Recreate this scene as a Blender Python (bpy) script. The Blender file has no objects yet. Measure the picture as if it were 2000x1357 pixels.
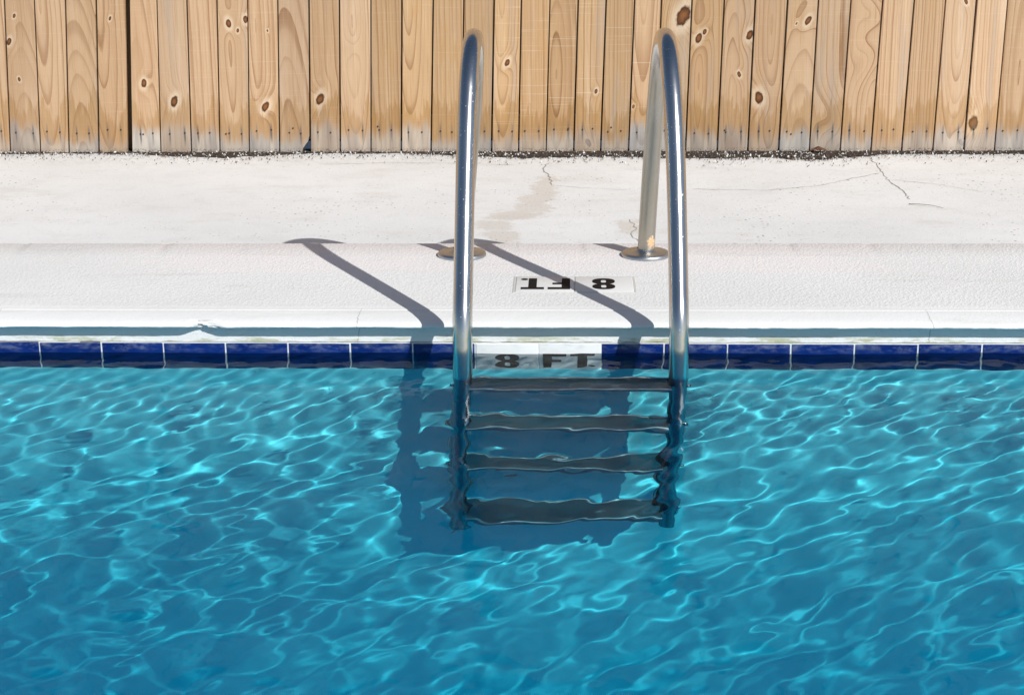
import bpy, bmesh, math, random
import numpy as np
from mathutils import Vector, Matrix, Euler

# ------------------------------------------------------------------ camera, sky, sun, exposure
sc = bpy.context.scene
COL = sc.collection
R_ = math.radians

cam = bpy.data.cameras.new('camera')
cam_ob = bpy.data.objects.new('camera', cam)
COL.objects.link(cam_ob)
sc.camera = cam_ob
cam.sensor_width = 36.0
cam.lens = 3489.25 / 2000 * 36
cam.clip_start = 0.05
cam.clip_end = 2000.0
_p, _y, _r = 0.294394, -0.0339425, -0.0078699
_f = Vector((math.sin(_y) * math.cos(_p), math.cos(_y) * math.cos(_p), -math.sin(_p)))
_a = Vector((math.cos(_y), -math.sin(_y), 0))
_b = _a.cross(_f)
_right = _a * math.cos(_r) + _b * math.sin(_r)
_up = -_a * math.sin(_r) + _b * math.cos(_r)
_m = Matrix((_right, _up, -_f)).transposed().to_4x4()
_m.translation = Vector((0.0, -4.19722, 1.19381))
cam_ob.matrix_world = _m

SUN_DIR = Vector((0.85, -1.03, 1.0)).normalized()          # towards the sun
SUN_EL = math.asin(SUN_DIR.z)
SUN_AZ = math.atan2(SUN_DIR.x, SUN_DIR.y)
world = bpy.data.worlds.new('World')
sc.world = world
world.use_nodes = True
_nt = world.node_tree
_bg = _nt.nodes['Background']
_sky = _nt.nodes.new('ShaderNodeTexSky')
_sky.sky_type = 'NISHITA'
_sky.sun_disc = False
_sky.sun_elevation = SUN_EL
_sky.sun_rotation = SUN_AZ
_sky.altitude = 0
_sky.air_density = 1.0
_sky.dust_density = 0.6
_sky.ozone_density = 1.0
_nt.links.new(_sky.outputs[0], _bg.inputs[0])
_bg.inputs[1].default_value = 0.085

sun = bpy.data.lights.new('sun', 'SUN')
sun.energy = 4.5
sun.angle = R_(0.5)
sun.color = (1.0, 0.985, 0.96)
sun.cycles.is_caustics_light = True
sun_ob = bpy.data.objects.new('sun', sun)
COL.objects.link(sun_ob)
sun_ob.rotation_euler = (-SUN_DIR).to_track_quat('-Z', 'Y').to_euler()
sun_ob.location = SUN_DIR * 20

sc.view_settings.view_transform = 'Standard'
sc.view_settings.look = 'None'
sc.view_settings.exposure = 0.0
sc.view_settings.gamma = 1.0
sc.view_settings.use_curve_mapping = False
sc.render.engine = 'CYCLES'
cy = sc.cycles
cy.use_denoising = True
try:
    cy.denoiser = 'OPENIMAGEDENOISE'
except Exception:
    pass
cy.caustics_reflective = False
cy.caustics_refractive = True
cy.max_bounces = 14
cy.diffuse_bounces = 7
cy.glossy_bounces = 5
cy.transmission_bounces = 8
cy.volume_bounces = 0
cy.volume_max_steps = 24
cy.sample_clamp_indirect = 6.0
cy.blur_glossy = 0.3

WATER_Z = -0.093
FAR_Z = -0.085          # the slab behind lies a little lower than the coping slab
Y_JOINT = 0.763
Y_FENCE = 2.608
rnd = random.Random(11)

# ------------------------------------------------------------------ helpers


class NT:
    """small helper that builds shader nodes"""

    def __init__(self, name):
        self.m = bpy.data.materials.new(name)
        self.m.use_nodes = True
        self.t = self.m.node_tree
        self.bsdf = self.t.nodes['Principled BSDF']
        self.out = self.t.nodes['Material Output']

    def n(self, typ, **kw):
        nd = self.t.nodes.new(typ)
        for k, v in kw.items():
            setattr(nd, k, v)
        return nd

    def put(self, sock, v):
        if isinstance(v, bpy.types.NodeSocket):
            self.t.links.new(v, sock)
        elif isinstance(v, (tuple, list)) and sock.type == 'RGBA' and len(v) == 3:
            sock.default_value = (*v, 1)
        else:
            sock.default_value = v

    def mth(self, op, a, b=0.0, c=0.0, clamp=False):
        nd = self.n('ShaderNodeMath', operation=op, use_clamp=clamp)
        self.put(nd.inputs[0], a)
        self.put(nd.inputs[1], b)
        self.put(nd.inputs[2], c)
        return nd.outputs[0]

    def vmt(self, op, a, b=(0, 0, 0)):
        nd = self.n('ShaderNodeVectorMath', operation=op)
        self.put(nd.inputs[0], a)
        self.put(nd.inputs[1], b)
        return nd.outputs[1] if op in ('LENGTH', 'DISTANCE', 'DOT_PRODUCT') else nd.outputs[0]

    def smooth(self, v, lo, hi, a=0.0, b=1.0):
        nd = self.n('ShaderNodeMapRange', interpolation_type='SMOOTHSTEP')
        for i, x in enumerate((v, lo, hi, a, b)):
            self.put(nd.inputs[i], x)
        return nd.outputs[0]

    def lin(self, v, lo, hi, a=0.0, b=1.0):
        nd = self.n('ShaderNodeMapRange')
        for i, x in enumerate((v, lo, hi, a, b)):
            self.put(nd.inputs[i], x)
        return nd.outputs[0]

    def noise(self, vec, scale=5.0, detail=2.0, rough=0.5, dist=0.0):
        nd = self.n('ShaderNodeTexNoise')
        self.put(nd.inputs['Vector'], vec)
        nd.inputs['Scale'].default_value = scale
        nd.inputs['Detail'].default_value = detail
        nd.inputs['Roughness'].default_value = rough
        nd.inputs['Distortion'].default_value = dist
        return nd.outputs[0]

    def voro(self, vec, scale=5.0, feature='F1', rand=1.0):
        nd = self.n('ShaderNodeTexVoronoi', feature=feature)
        self.put(nd.inputs['Vector'], vec)
        nd.inputs['Scale'].default_value = scale
        nd.inputs['Randomness'].default_value = rand
        return nd

    def mix(self, fac, a, b, blend='MIX'):
        nd = self.n('ShaderNodeMix', data_type='RGBA', blend_type=blend)
        self.put(nd.inputs[0], fac)
        self.put(nd.inputs[6], a)
        self.put(nd.inputs[7], b)
        return nd.outputs[2]

    def ramp(self, v, stops):
        nd = self.n('ShaderNodeValToRGB')
        self.put(nd.inputs[0], v)
        cr = nd.color_ramp
        while len(cr.elements) < len(stops):
            cr.elements.new(0.5)
        for e, (p, c) in zip(cr.elements, stops):
            e.position = p
            e.color = (*c, 1)
        return nd.outputs[0]

    def objco(self):
        return self.n('ShaderNodeTexCoord').outputs['Object']

    def sep(self, v):
        nd = self.n('ShaderNodeSeparateXYZ')
        self.put(nd.inputs[0], v)
        return nd.outputs

    def comb(self, x, y, z):
        nd = self.n('ShaderNodeCombineXYZ')
        for i, v in enumerate((x, y, z)):
            self.put(nd.inputs[i], v)
        return nd.outputs[0]

    def attr(self, name):
        return self.n('ShaderNodeAttribute', attribute_type='OBJECT', attribute_name=name)

    def bump(self, h, strength=0.3, dist=0.01):
        nd = self.n('ShaderNodeBump')
        self.put(nd.inputs['Height'], h)
        nd.inputs['Strength'].default_value = strength
        nd.inputs['Distance'].default_value = dist
        self.t.links.new(nd.outputs[0], self.bsdf.inputs['Normal'])

    def fin(self, color=None, rough=None, metal=None, spec=None):
        if color is not None:
            self.put(self.bsdf.inputs['Base Color'], color)
        if rough is not None:
            self.put(self.bsdf.inputs['Roughness'], rough)
        if metal is not None:
            self.put(self.bsdf.inputs['Metallic'], metal)
        if spec is not None:
            self.put(self.bsdf.inputs['Specular IOR Level'], spec)
        return self.m


def flat(name, col, rough=0.6, metal=0.0):
    return NT(name).fin(col, rough, metal)


def mesh_ob(name, me, mat=None, parent=None, loc=(0, 0, 0), rot=(0, 0, 0), wet=False):
    if mat is not None and not me.materials:
        me.materials.append(mat)
    o = bpy.data.objects.new(name, me)
    COL.objects.link(o)
    o.location = loc
    o.rotation_euler = rot
    if parent is not None:
        o.parent = parent
    if wet:
        o.cycles.is_caustics_receiver = True
    return o


def from_bm(name, bm, mat=None, parent=None, smooth=False, **kw):
    bmesh.ops.recalc_face_normals(bm, faces=bm.faces)
    me = bpy.data.meshes.new(name)
    bm.to_mesh(me)
    bm.free()
    if smooth:
        me.polygons.foreach_set('use_smooth', [True] * len(me.polygons))
    return mesh_ob(name, me, mat, parent, **kw)


def sharp(ob, deg=35):
    try:
        ob.data.set_sharp_from_angle(angle=R_(deg))
    except Exception:
        pass


def add_box(bm, a, b):
    vs = [bm.verts.new((x, y, z)) for x in (a[0], b[0]) for y in (a[1], b[1]) for z in (a[2], b[2])]
    for f in ((0, 1, 3, 2), (4, 6, 7, 5), (0, 4, 5, 1), (2, 3, 7, 6), (0, 2, 6, 4), (1, 5, 7, 3)):
        bm.faces.new([vs[i] for i in f])
    return vs


def box_ob(name, a, b, mat, parent=None, bevel=0.0, seg=2, **kw):
    bm = bmesh.new()
    add_box(bm, a, b)
    if bevel:
        bmesh.ops.bevel(bm, geom=bm.edges[:], offset=bevel, segments=seg, affect='EDGES', profile=0.5)
    o = from_bm(name, bm, mat, parent, smooth=bool(bevel), **kw)
    if bevel:
        sharp(o)
    return o


def setting(o):
    o['kind'] = 'structure'
    return o


def tag(o, label, cat, group=None, kind=None):
    o['label'] = label
    o['category'] = cat
    if group:
        o['group'] = group
    if kind:
        o['kind'] = kind
    return o


def catmull(pts, n=8):
    P = [Vector(p) for p in pts]
    P = [P[0] * 2 - P[1]] + P + [P[-1] * 2 - P[-2]]
    out = []
    for i in range(1, len(P) - 2):
        p0, p1, p2, p3 = P[i - 1:i + 3]
        for k in range(n):
            t = k / n
            out.append(0.5 * ((2 * p1) + (p2 - p0) * t + (2 * p0 - 5 * p1 + 4 * p2 - p3) * t * t
                              + (3 * p1 - p0 - 3 * p2 + p3) * t ** 3))
    out.append(P[-2])
    return out


def tube(bm, path, rad, seg=28, cap=True):
    rings = []
    ref = Vector((1, 0, 0))
    for i, p in enumerate(path):
        t = (path[min(i + 1, len(path) - 1)] - path[max(i - 1, 0)]).normalized()
        u = (ref - t * ref.dot(t)).normalized()
        v = t.cross(u)
        r = rad(i) if callable(rad) else rad
        rings.append([bm.verts.new(p + (u * math.cos(a) + v * math.sin(a)) * r)
                      for a in (2 * math.pi * k / seg for k in range(seg))])
    for a, b in zip(rings, rings[1:]):
        for k in range(seg):
            bm.faces.new((a[k], a[(k + 1) % seg], b[(k + 1) % seg], b[k]))
    if cap:
        bm.faces.new(rings[0][::-1])
        bm.faces.new(rings[-1])


def lathe(bm, prof, seg=48, center=(0, 0, 0)):
    c = Vector(center)
    rings = [[bm.verts.new(c + Vector((r * math.cos(a), r * math.sin(a), z)))
              for a in (2 * math.pi * k / seg for k in range(seg))] for r, z in prof]
    for a, b in zip(rings, rings[1:]):
        for k in range(seg):
            bm.faces.new((a[k], a[(k + 1) % seg], b[(k + 1) % seg], b[k]))
    return rings


# ------------------------------------------------------------------ materials

def mat_concrete_far():
    k = NT('painted_concrete_deck')
    co = k.objco()
    st = k.vmt('MULTIPLY', co, (1.0, 1.0, 1.0))
    big = k.noise(co, 1.3, 4, 0.6)
    mid = k.noise(co, 9, 5, 0.65)
    c = k.ramp(big, [(0.25, (0.665, 0.672, 0.66)), (0.75, (0.775, 0.782, 0.77))])
    c = k.mix(k.smooth(mid, 0.48, 0.75, 0, 0.45), c, (0.61, 0.605, 0.585))
    pat = k.noise(k.vmt('MULTIPLY', co, (2.2, 4.5, 1)), 1.0, 5, 0.7)
    c = k.mix(k.smooth(pat, 0.52, 0.70, 0, 0.45), c, (0.60, 0.575, 0.53))
    # small pits and specks, sparser in places
    v = k.voro(co, 62)
    sep = k.n('ShaderNodeSeparateColor')
    k.t.links.new(v.outputs['Color'], sep.inputs[0])
    rad = k.lin(sep.outputs[0], 0.25, 1.0, 0.0, 0.30)
    dens = k.smooth(k.noise(co, 2.2, 3, 0.6), 0.35, 0.65, 0.35, 1.0)
    speck = k.mth('LESS_THAN', v.outputs['Distance'], k.mth('MULTIPLY', rad, dens))
    tone = k.lin(sep.outputs[1], 0, 1, 0.25, 0.9)
    c = k.mix(k.mth('MULTIPLY', speck, tone), c, (0.20, 0.17, 0.13))
    # flaking scratches stretched along the slab
    stx = k.vmt('MULTIPLY', co, (16, 60, 1))
    fl = k.noise(stx, 1.0, 4, 0.7)
    c = k.mix(k.smooth(fl, 0.62, 0.72, 0, 0.5), c, (0.42, 0.40, 0.37))
    # one rusty-brown water stain that runs from the fence towards the ladder
    xyz = k.sep(co)
    wob = k.noise(co, 16, 4, 0.6)
    wob2 = k.mth('MULTIPLY', k.mth('SUBTRACT', wob, 0.5), 0.16)
    best = None
    for (px, py, rx, ry) in ((-0.0833, 2.044, 0.035, 0.1), (-0.0885, 1.8983, 0.045, 0.1), (-0.1145, 1.7526, 0.05, 0.1),
                             (-0.1249, 1.6069, 0.055, 0.09), (-0.1769, 1.5029, 0.09, 0.07), (-0.2446, 1.3572, 0.075, 0.06),
                             (-0.2133, 1.1907, 0.055, 0.09), (0.1977, 1.3364, 0.045, 0.1)):
        dx = k.mth('DIVIDE', k.mth('SUBTRACT', k.mth('ADD', xyz[0], wob2), px), rx)
        dy = k.mth('DIVIDE', k.mth('SUBTRACT', xyz[1], py), ry)
        d = k.mth('SQRT', k.mth('ADD', k.mth('MULTIPLY', dx, dx), k.mth('MULTIPLY', dy, dy)))
        best = d if best is None else k.mth('MINIMUM', best, d)
    sm = k.smooth(k.mth('ADD', best, k.mth('MULTIPLY', k.mth('SUBTRACT', k.noise(co, 30, 3, 0.6), 0.5), 1.6)), 0.75, 1.35, 0.42, 0.0)
    c = k.mix(sm, c, (0.50, 0.43, 0.34))
    # grime close to the fence
    gr = k.mth('ADD', xyz[1], k.mth('MULTIPLY', k.noise(co, 12, 4, 0.7), 0.5))
    gm = k.mth('MULTIPLY', k.smooth(gr, 2.56, 2.90, 0, 1), k.smooth(k.noise(co, 70, 3, 0.7), 0.45, 0.65))
    c = k.mix(k.mth('MULTIPLY', gm, 0.6), c, (0.22, 0.19, 0.16))
    h = k.mth('ADD', k.mth('MULTIPLY', mid, 0.6), k.mth('ADD', k.mth('MULTIPLY', k.noise(co, 90, 3, 0.6), 0.5), k.mth('MULTIPLY', speck, -0.5)))
    k.bump(h, 0.42, 0.006)
    return k.fin(c, 0.8, spec=0.25)


def mat_coping():
    k = NT('painted_stucco_coping')
    co = k.objco()
    xyz = k.sep(co)
    big = k.noise(co, 1.7, 4, 0.6)
    c = k.ramp(big, [(0.25, (0.73, 0.725, 0.70)), (0.75, (0.815, 0.81, 0.785))])
    # worn pink undercoat on the back half of the slab
    n1 = k.noise(k.vmt('MULTIPLY', co, (1.2, 4.0, 1)), 3.0, 4, 0.65)
    yy = k.mth('ADD', xyz[1], k.mth('MULTIPLY', k.mth('SUBTRACT', n1, 0.5), 0.16))
    xx = k.mth('ADD', xyz[0], k.mth('MULTIPLY', k.mth('SUBTRACT', n1, 0.5), 0.9))
    pm = k.mth('MULTIPLY', k.smooth(yy, 0.40, 0.47), k.mth('MULTIPLY', k.smooth(xx, -1.35, -1.0), k.smooth(xx, 0.72, 0.98, 1, 0)))
    pm = k.mth('MULTIPLY', pm, k.smooth(k.noise(co, 14, 4, 0.7), 0.25, 0.7, 0.1, 0.65))
    c = k.mix(pm, c, (0.85, 0.775, 0.75))
    # rough stucco band against the smoother bullnose
    rough_zone = k.smooth(xyz[1], 0.07, 0.10)
    v = k.voro(k.vmt('MULTIPLY', co, (1, 0.8, 1)), 130)
    v2 = k.noise(co, 210, 4, 0.7)
    pits = k.mth('MULTIPLY', k.smooth(v2, 0.585, 0.68), k.smooth(k.noise(co, 7, 3, 0.6), 0.42, 0.6, 0.15, 1.0))
    pits = k.mth('MULTIPLY', pits, k.lin(rough_zone, 0, 1, 0.25, 0.75))
    c = k.mix(pits, c, (0.40, 0.38, 0.345))
    # greenish algae and lime under the lip
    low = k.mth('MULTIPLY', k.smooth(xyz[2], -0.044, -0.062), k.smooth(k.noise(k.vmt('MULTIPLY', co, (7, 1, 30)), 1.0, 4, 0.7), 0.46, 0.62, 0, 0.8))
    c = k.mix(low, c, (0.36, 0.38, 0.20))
    seam = k.mth('MULTIPLY', k.smooth(k.mth('ABSOLUTE', k.mth('SUBTRACT', xyz[1], 0.0577)), 0.003, 0.0), 0.35)
    c = k.mix(seam, c, (0.45, 0.44, 0.42))
    for x0 in (-0.519, 0.874, -1.42):
        wv = k.mth('MULTIPLY', k.mth('SUBTRACT', k.noise(co, 40, 3, 0.6), 0.5), 0.022)
        cr = k.smooth(k.mth('ABSOLUTE', k.mth('ADD', k.mth('SUBTRACT', xyz[0], x0), wv)), 0.0022, 0.0006)
        cr = k.mth('MULTIPLY', cr, k.mth('MULTIPLY', k.smooth(xyz[1], 0.075, 0.05), 0.55))
        c = k.mix(cr, c, (0.30, 0.285, 0.26))
    scf = k.noise(k.vmt('MULTIPLY', co, (1.5, 9, 9)), 1.0, 5, 0.7)
    c = k.mix(k.smooth(scf, 0.53, 0.72, 0, 0.4), c, (0.60, 0.58, 0.54))
    hgt = k.mth('ADD', k.mth('MULTIPLY', v.outputs['Distance'], 0.8), k.mth('MULTIPLY', v2, 1.0))
    hgt = k.mth('MULTIPLY', hgt, k.lin(rough_zone, 0, 1, 0.22, 1.0))
    hgt = k.mth('ADD', hgt, k.mth('MULTIPLY', k.noise(co, 25, 4, 0.6), 0.5))
    k.bump(hgt, 0.40, 0.0045)
    return k.fin(c, 0.85, spec=0.2)


def mat_wood():
    k = NT('cedar_picket')
    co = k.objco()
    ox, oy, oz = k.sep(co)
    seed = k.attr('seed').outputs['Fac']
    pith = k.sep(k.attr('pith').outputs['Vector'])
    tone = k.sep(k.attr('tone').outputs['Vector'])
    q = k.comb(ox, k.mth('MULTIPLY', seed, 17.3), oz)
    n1 = k.mth('SUBTRACT', k.noise(k.vmt('MULTIPLY', q, (6, 1, 2.0)), 1.0, 3, 0.5), 0.5)
    n2 = k.mth('SUBTRACT', k.noise(k.vmt('MULTIPLY', q, (25, 1, 5)), 1.0, 2, 0.5), 0.5)
    d = k.mth('ADD', k.mth('ADD', pith[1], k.mth('MULTIPLY', pith[2], oz)), k.mth('MULTIPLY', n1, 0.014))
    dx = k.mth('ADD', k.mth('SUBTRACT', ox, pith[0]), k.mth('MULTIPLY', n2, 0.006))
    R = k.mth('SQRT', k.mth('ADD', k.mth('MULTIPLY', dx, dx), k.mth('MULTIPLY', d, d)))
    core = None
    halo = None
    knn = k.mth('MULTIPLY', k.mth('SUBTRACT', k.noise(k.vmt('MULTIPLY', q, (80, 1, 50)), 1.0, 2, 0.5), 0.5), 0.55)
    coreR = None
    for i in (1, 2, 3):
        kv = k.sep(k.attr('knot%d' % i).outputs['Vector'])
        r = k.mth('MAXIMUM', k.mth('ABSOLUTE', kv[2]), 0.0005)
        tilt = k.mth('MULTIPLY', k.mth('SUBTRACT', k.mth('FRACT', k.mth('MULTIPLY', seed, 3.3 + 2.1 * i)), 0.5), 0.8)
        ex = k.mth('DIVIDE', k.mth('SUBTRACT', k.mth('SUBTRACT', ox, kv[0]), k.mth('MULTIPLY', tilt, k.mth('SUBTRACT', oz, kv[1]))), r)
        ez = k.mth('DIVIDE', k.mth('SUBTRACT', oz, kv[1]), k.mth('MULTIPLY', r, 1.55))
        e2 = k.mth('ADD', k.mth('MULTIPLY', ex, ex), k.mth('MULTIPLY', ez, ez))
        # rings swing round the knot
        w = k.mth('EXPONENT', k.mth('MULTIPLY', e2, -0.16))
        R = k.mth('ADD', R, k.mth('MULTIPLY', w, k.mth('MULTIPLY', r, 2.2)))
        dd = k.mth('ADD', k.mth('SQRT', e2), knn)
        real = k.mth('GREATER_THAN', kv[2], 0.001)
        ci = k.mth('MULTIPLY', k.smooth(dd, 0.72, 1.02, 1, 0), real)
        hi = k.mth('MULTIPLY', k.smooth(dd, 1.0, 2.2, 1, 0), real)
        cin = k.mth('MULTIPLY', k.smooth(dd, 0.1, 0.85, 0, 1), 1.0)
        if core is None:
            core, halo, coreR = ci, hi, cin
        else:
            core = k.mth('MAXIMUM', core, ci)
            halo = k.mth('MAXIMUM', halo, hi)
            coreR = k.mth('MINIMUM', coreR, cin)
    half = k.attr('half').outputs['Fac']
    r1 = k.noise(k.comb(k.mth('MULTIPLY', R, 55), seed, 0.0), 1.0, 1, 0.5)
    ringn = k.mth('ADD', k.mth('MULTIPLY', R, k.mth('DIVIDE', 1.0, tone[1])), k.mth('ADD', k.mth('MULTIPLY', n1, 0.25), k.mth('MULTIPLY', r1, 1.5)))
    fr = k.mth('FRACT', ringn)
    idx = k.mth('FLOOR', ringn)
    wn = k.n('ShaderNodeTexWhiteNoise', noise_dimensions='2D')
    k.t.links.new(k.comb(idx, seed, 0.0), wn.inputs['Vector'])
    late = k.ramp(fr, [(0.0, (0.0, 0.0, 0.0)), (0.40, (0.03, 0.03, 0.03)), (0.70, (0.26, 0.26, 0.26)), (0.88, (0.85, 0.85, 0.85)), (0.965, (1, 1, 1)), (1.0, (0.05, 0.05, 0.05))])
    late = k.mth('MULTIPLY', k.sep(late)[0] if False else late, k.lin(wn.outputs[0], 0, 1, 0.25, 1.0))
    early = k.mix(tone[0], (0.495, 0.34, 0.215), (0.465, 0.295, 0.148))
    darkc = k.mix(tone[0], (0.255, 0.13, 0.062), (0.22, 0.113, 0.043))
    c = k.mix(k.mth('MULTIPLY', late, 0.95), early, darkc)
    # broad heartwood streaks, fibre
    br = k.noise(k.vmt('MULTIPLY', q, (14, 1, 0.8)), 1.0, 3, 0.6)
    c = k.mix(k.smooth(br, 0.45, 0.75, 0, 0.6), c, (0.40, 0.25, 0.14))
    c = k.mix(k.smooth(br, 0.42, 0.22, 0, 0.35), c, (0.62, 0.51, 0.40))
    fib = k.noise(k.vmt('MULTIPLY', q, (420, 1, 9)), 1.0, 3, 0.6)
    c = k.mix(k.smooth(fib, 0.50, 0.75, 0, 0.42), c, (0.32, 0.185, 0.09))
    fib2 = k.noise(k.vmt('MULTIPLY', q, (150, 1, 3.5)), 1.0, 4, 0.7)
    c = k.mix(k.smooth(fib2, 0.54, 0.72, 0, 0.55), c, (0.32, 0.185, 0.09))
    fib3 = k.noise(k.vmt('MULTIPLY', q, (62, 2, 1.6)), 1.0, 4, 0.7)
    c = k.mix(k.smooth(fib3, 0.55, 0.75, 0, 0.5), c, (0.35, 0.205, 0.10))
    c = k.mix(k.smooth(fib3, 0.45, 0.28, 0, 0.4), c, (0.60, 0.46, 0.32))
    saw = k.noise(k.vmt('MULTIPLY', q, (3, 1, 220)), 1.0, 2, 0.5)
    c = k.mix(k.mth('MULTIPLY', k.smooth(saw, 0.62, 0.72, 0, 0.22), tone[2]), c, (0.80, 0.72, 0.60))
    gs = k.noise(k.vmt('MULTIPLY', q, (22, 3, 1.3)), 1.0, 2, 0.5)
    c = k.mix(k.smooth(gs, 0.56, 0.76, 0, 0.5), c, (0.33, 0.27, 0.22))
    bl = k.noise(k.vmt('MULTIPLY', q, (16, 5, 4)), 1.0, 4, 0.65)
    c = k.mix(k.mth('MULTIPLY', k.smooth(bl, 0.54, 0.74, 0, 0.8), tone[0]), c, (0.42, 0.24, 0.085))
    # knots
    c = k.mix(k.mth('MULTIPLY', halo, 0.48), c, (0.68, 0.55, 0.40))
    kc = k.mix(coreR, (0.21, 0.085, 0.028), (0.055, 0.02, 0.009))
    c = k.mix(core, c, kc)
    # sun-bleached grey foot with an ochre tide line above it
    sx = k.comb(k.mth('MULTIPLY', ox, 90), k.mth('MULTIPLY', seed, 31.7), k.mth('MULTIPLY', oz, 7))
    s1 = k.mth('SUBTRACT', k.noise(sx, 1.0, 4, 0.65), 0.5)
    s2 = k.mth('SUBTRACT', k.noise(k.vmt('MULTIPLY', sx, (0.25, 1, 0.3)), 1.0, 2, 0.5), 0.5)
    lean = k.attr('lean').outputs['Fac']
    ed = k.mth('DIVIDE', k.mth('SUBTRACT', ox, k.mth('MULTIPLY', lean, oz)), half)
    ed = k.mth('MULTIPLY', ed, ed)
    up = k.mth('FRACT', k.mth('MULTIPLY', seed, 5.37))
    hz = k.mth('SUBTRACT', oz, k.mth('ADD', k.mth('ADD', k.mth('MULTIPLY', s1, 0.20), k.mth('MULTIPLY', s2, 0.20)), k.mth('ADD', k.mth('MULTIPLY', ed, 0.055), k.mth('MULTIPLY', up, 0.055))))
    och = k.mth('MULTIPLY', k.smooth(hz, 0.135, 0.105), k.lin(s1, -0.25, 0.25, 0.35, 1.0))
    och = k.mth('MULTIPLY', och, k.lin(tone[0], 0, 0.6, 0.75, 1.0))
    c = k.mix(k.mth('MULTIPLY', och, 0.75), c, k.mix(0.80, c, (0.66, 0.47, 0.24), 'MULTIPLY'))
    c = k.mix(k.mth('MULTIPLY', och, 0.40), c, (0.34, 0.215, 0.085))
    gz = k.mth('SUBTRACT', oz, k.mth('ADD', k.mth('MULTIPLY', s1, 0.10), k.mth('ADD', k.mth('MULTIPLY', s2, 0.10), k.mth('MULTIPLY', k.mth('SUBTRACT', k.mth('FRACT', k.mth('MULTIPLY', seed, 2.71)), 0.5), 0.06))))
    gry = k.smooth(gz, 0.105, 0.045)
    gcol = k.mix(k.smooth(s2, -0.2, 0.2), (0.53, 0.49, 0.43), (0.285, 0.275, 0.27))
    gcol = k.mix(k.smooth(s1, 0.02, 0.3, 0, 0.6), gcol, (0.20, 0.19, 0.185))
    gcol = k.mix(k.mth('MULTIPLY', late, 0.5), gcol, (0.20, 0.18, 0.16))
    c = k.mix(k.mth('MULTIPLY', gry, k.lin(k.mth('FRACT', k.mth('MULTIPLY', seed, 9.13)), 0, 1, 0.40, 0.92)), c, gcol)
    # dark iron streaks round the nails
    nv = k.sep(k.attr('nails').outputs['Vector'])
    for i in (0, 1):
        ax = k.mth('ABSOLUTE', k.mth('ADD', k.mth('SUBTRACT', ox, nv[i]), k.mth('MULTIPLY', s1, 0.008)))
        az = k.mth('SUBTRACT', oz, nv[2])
        ms = k.mth('MULTIPLY', k.smooth(ax, 0.0055, 0.001), k.mth('MULTIPLY', k.smooth(az, -0.06, -0.01), k.smooth(az, 0.045, 0.005)))
        ms = k.mth('MULTIPLY', ms, k.lin(k.mth('FRACT', k.mth('MULTIPLY', seed, 7.77 + i * 3.1)), 0, 1, 0.2, 0.95))
        c = k.mix(ms, c, (0.10, 0.095, 0.095))
    # splashed dirt at the very bottom
    sp = k.mth('MULTIPLY', k.smooth(oz, 0.024, 0.010), k.smooth(k.noise(k.vmt('MULTIPLY', q, (190, 1, 260)), 1.0, 2, 0.6), 0.52, 0.62))
    c = k.mix(k.mth('MULTIPLY', sp, 0.8), c, (0.09, 0.07, 0.055))
    c = k.mix(1.0, c, k.attr('tint').outputs['Color'], 'MULTIPLY')
    h = k.mth('ADD', k.mth('MULTIPLY', late, -0.5), k.mth('ADD', k.mth('MULTIPLY', fib, 0.7), k.mth('MULTIPLY', core, 0.3)))
    k.bump(h, 0.22, 0.002)
    return k.fin(c, 0.78, spec=0.2)


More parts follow.
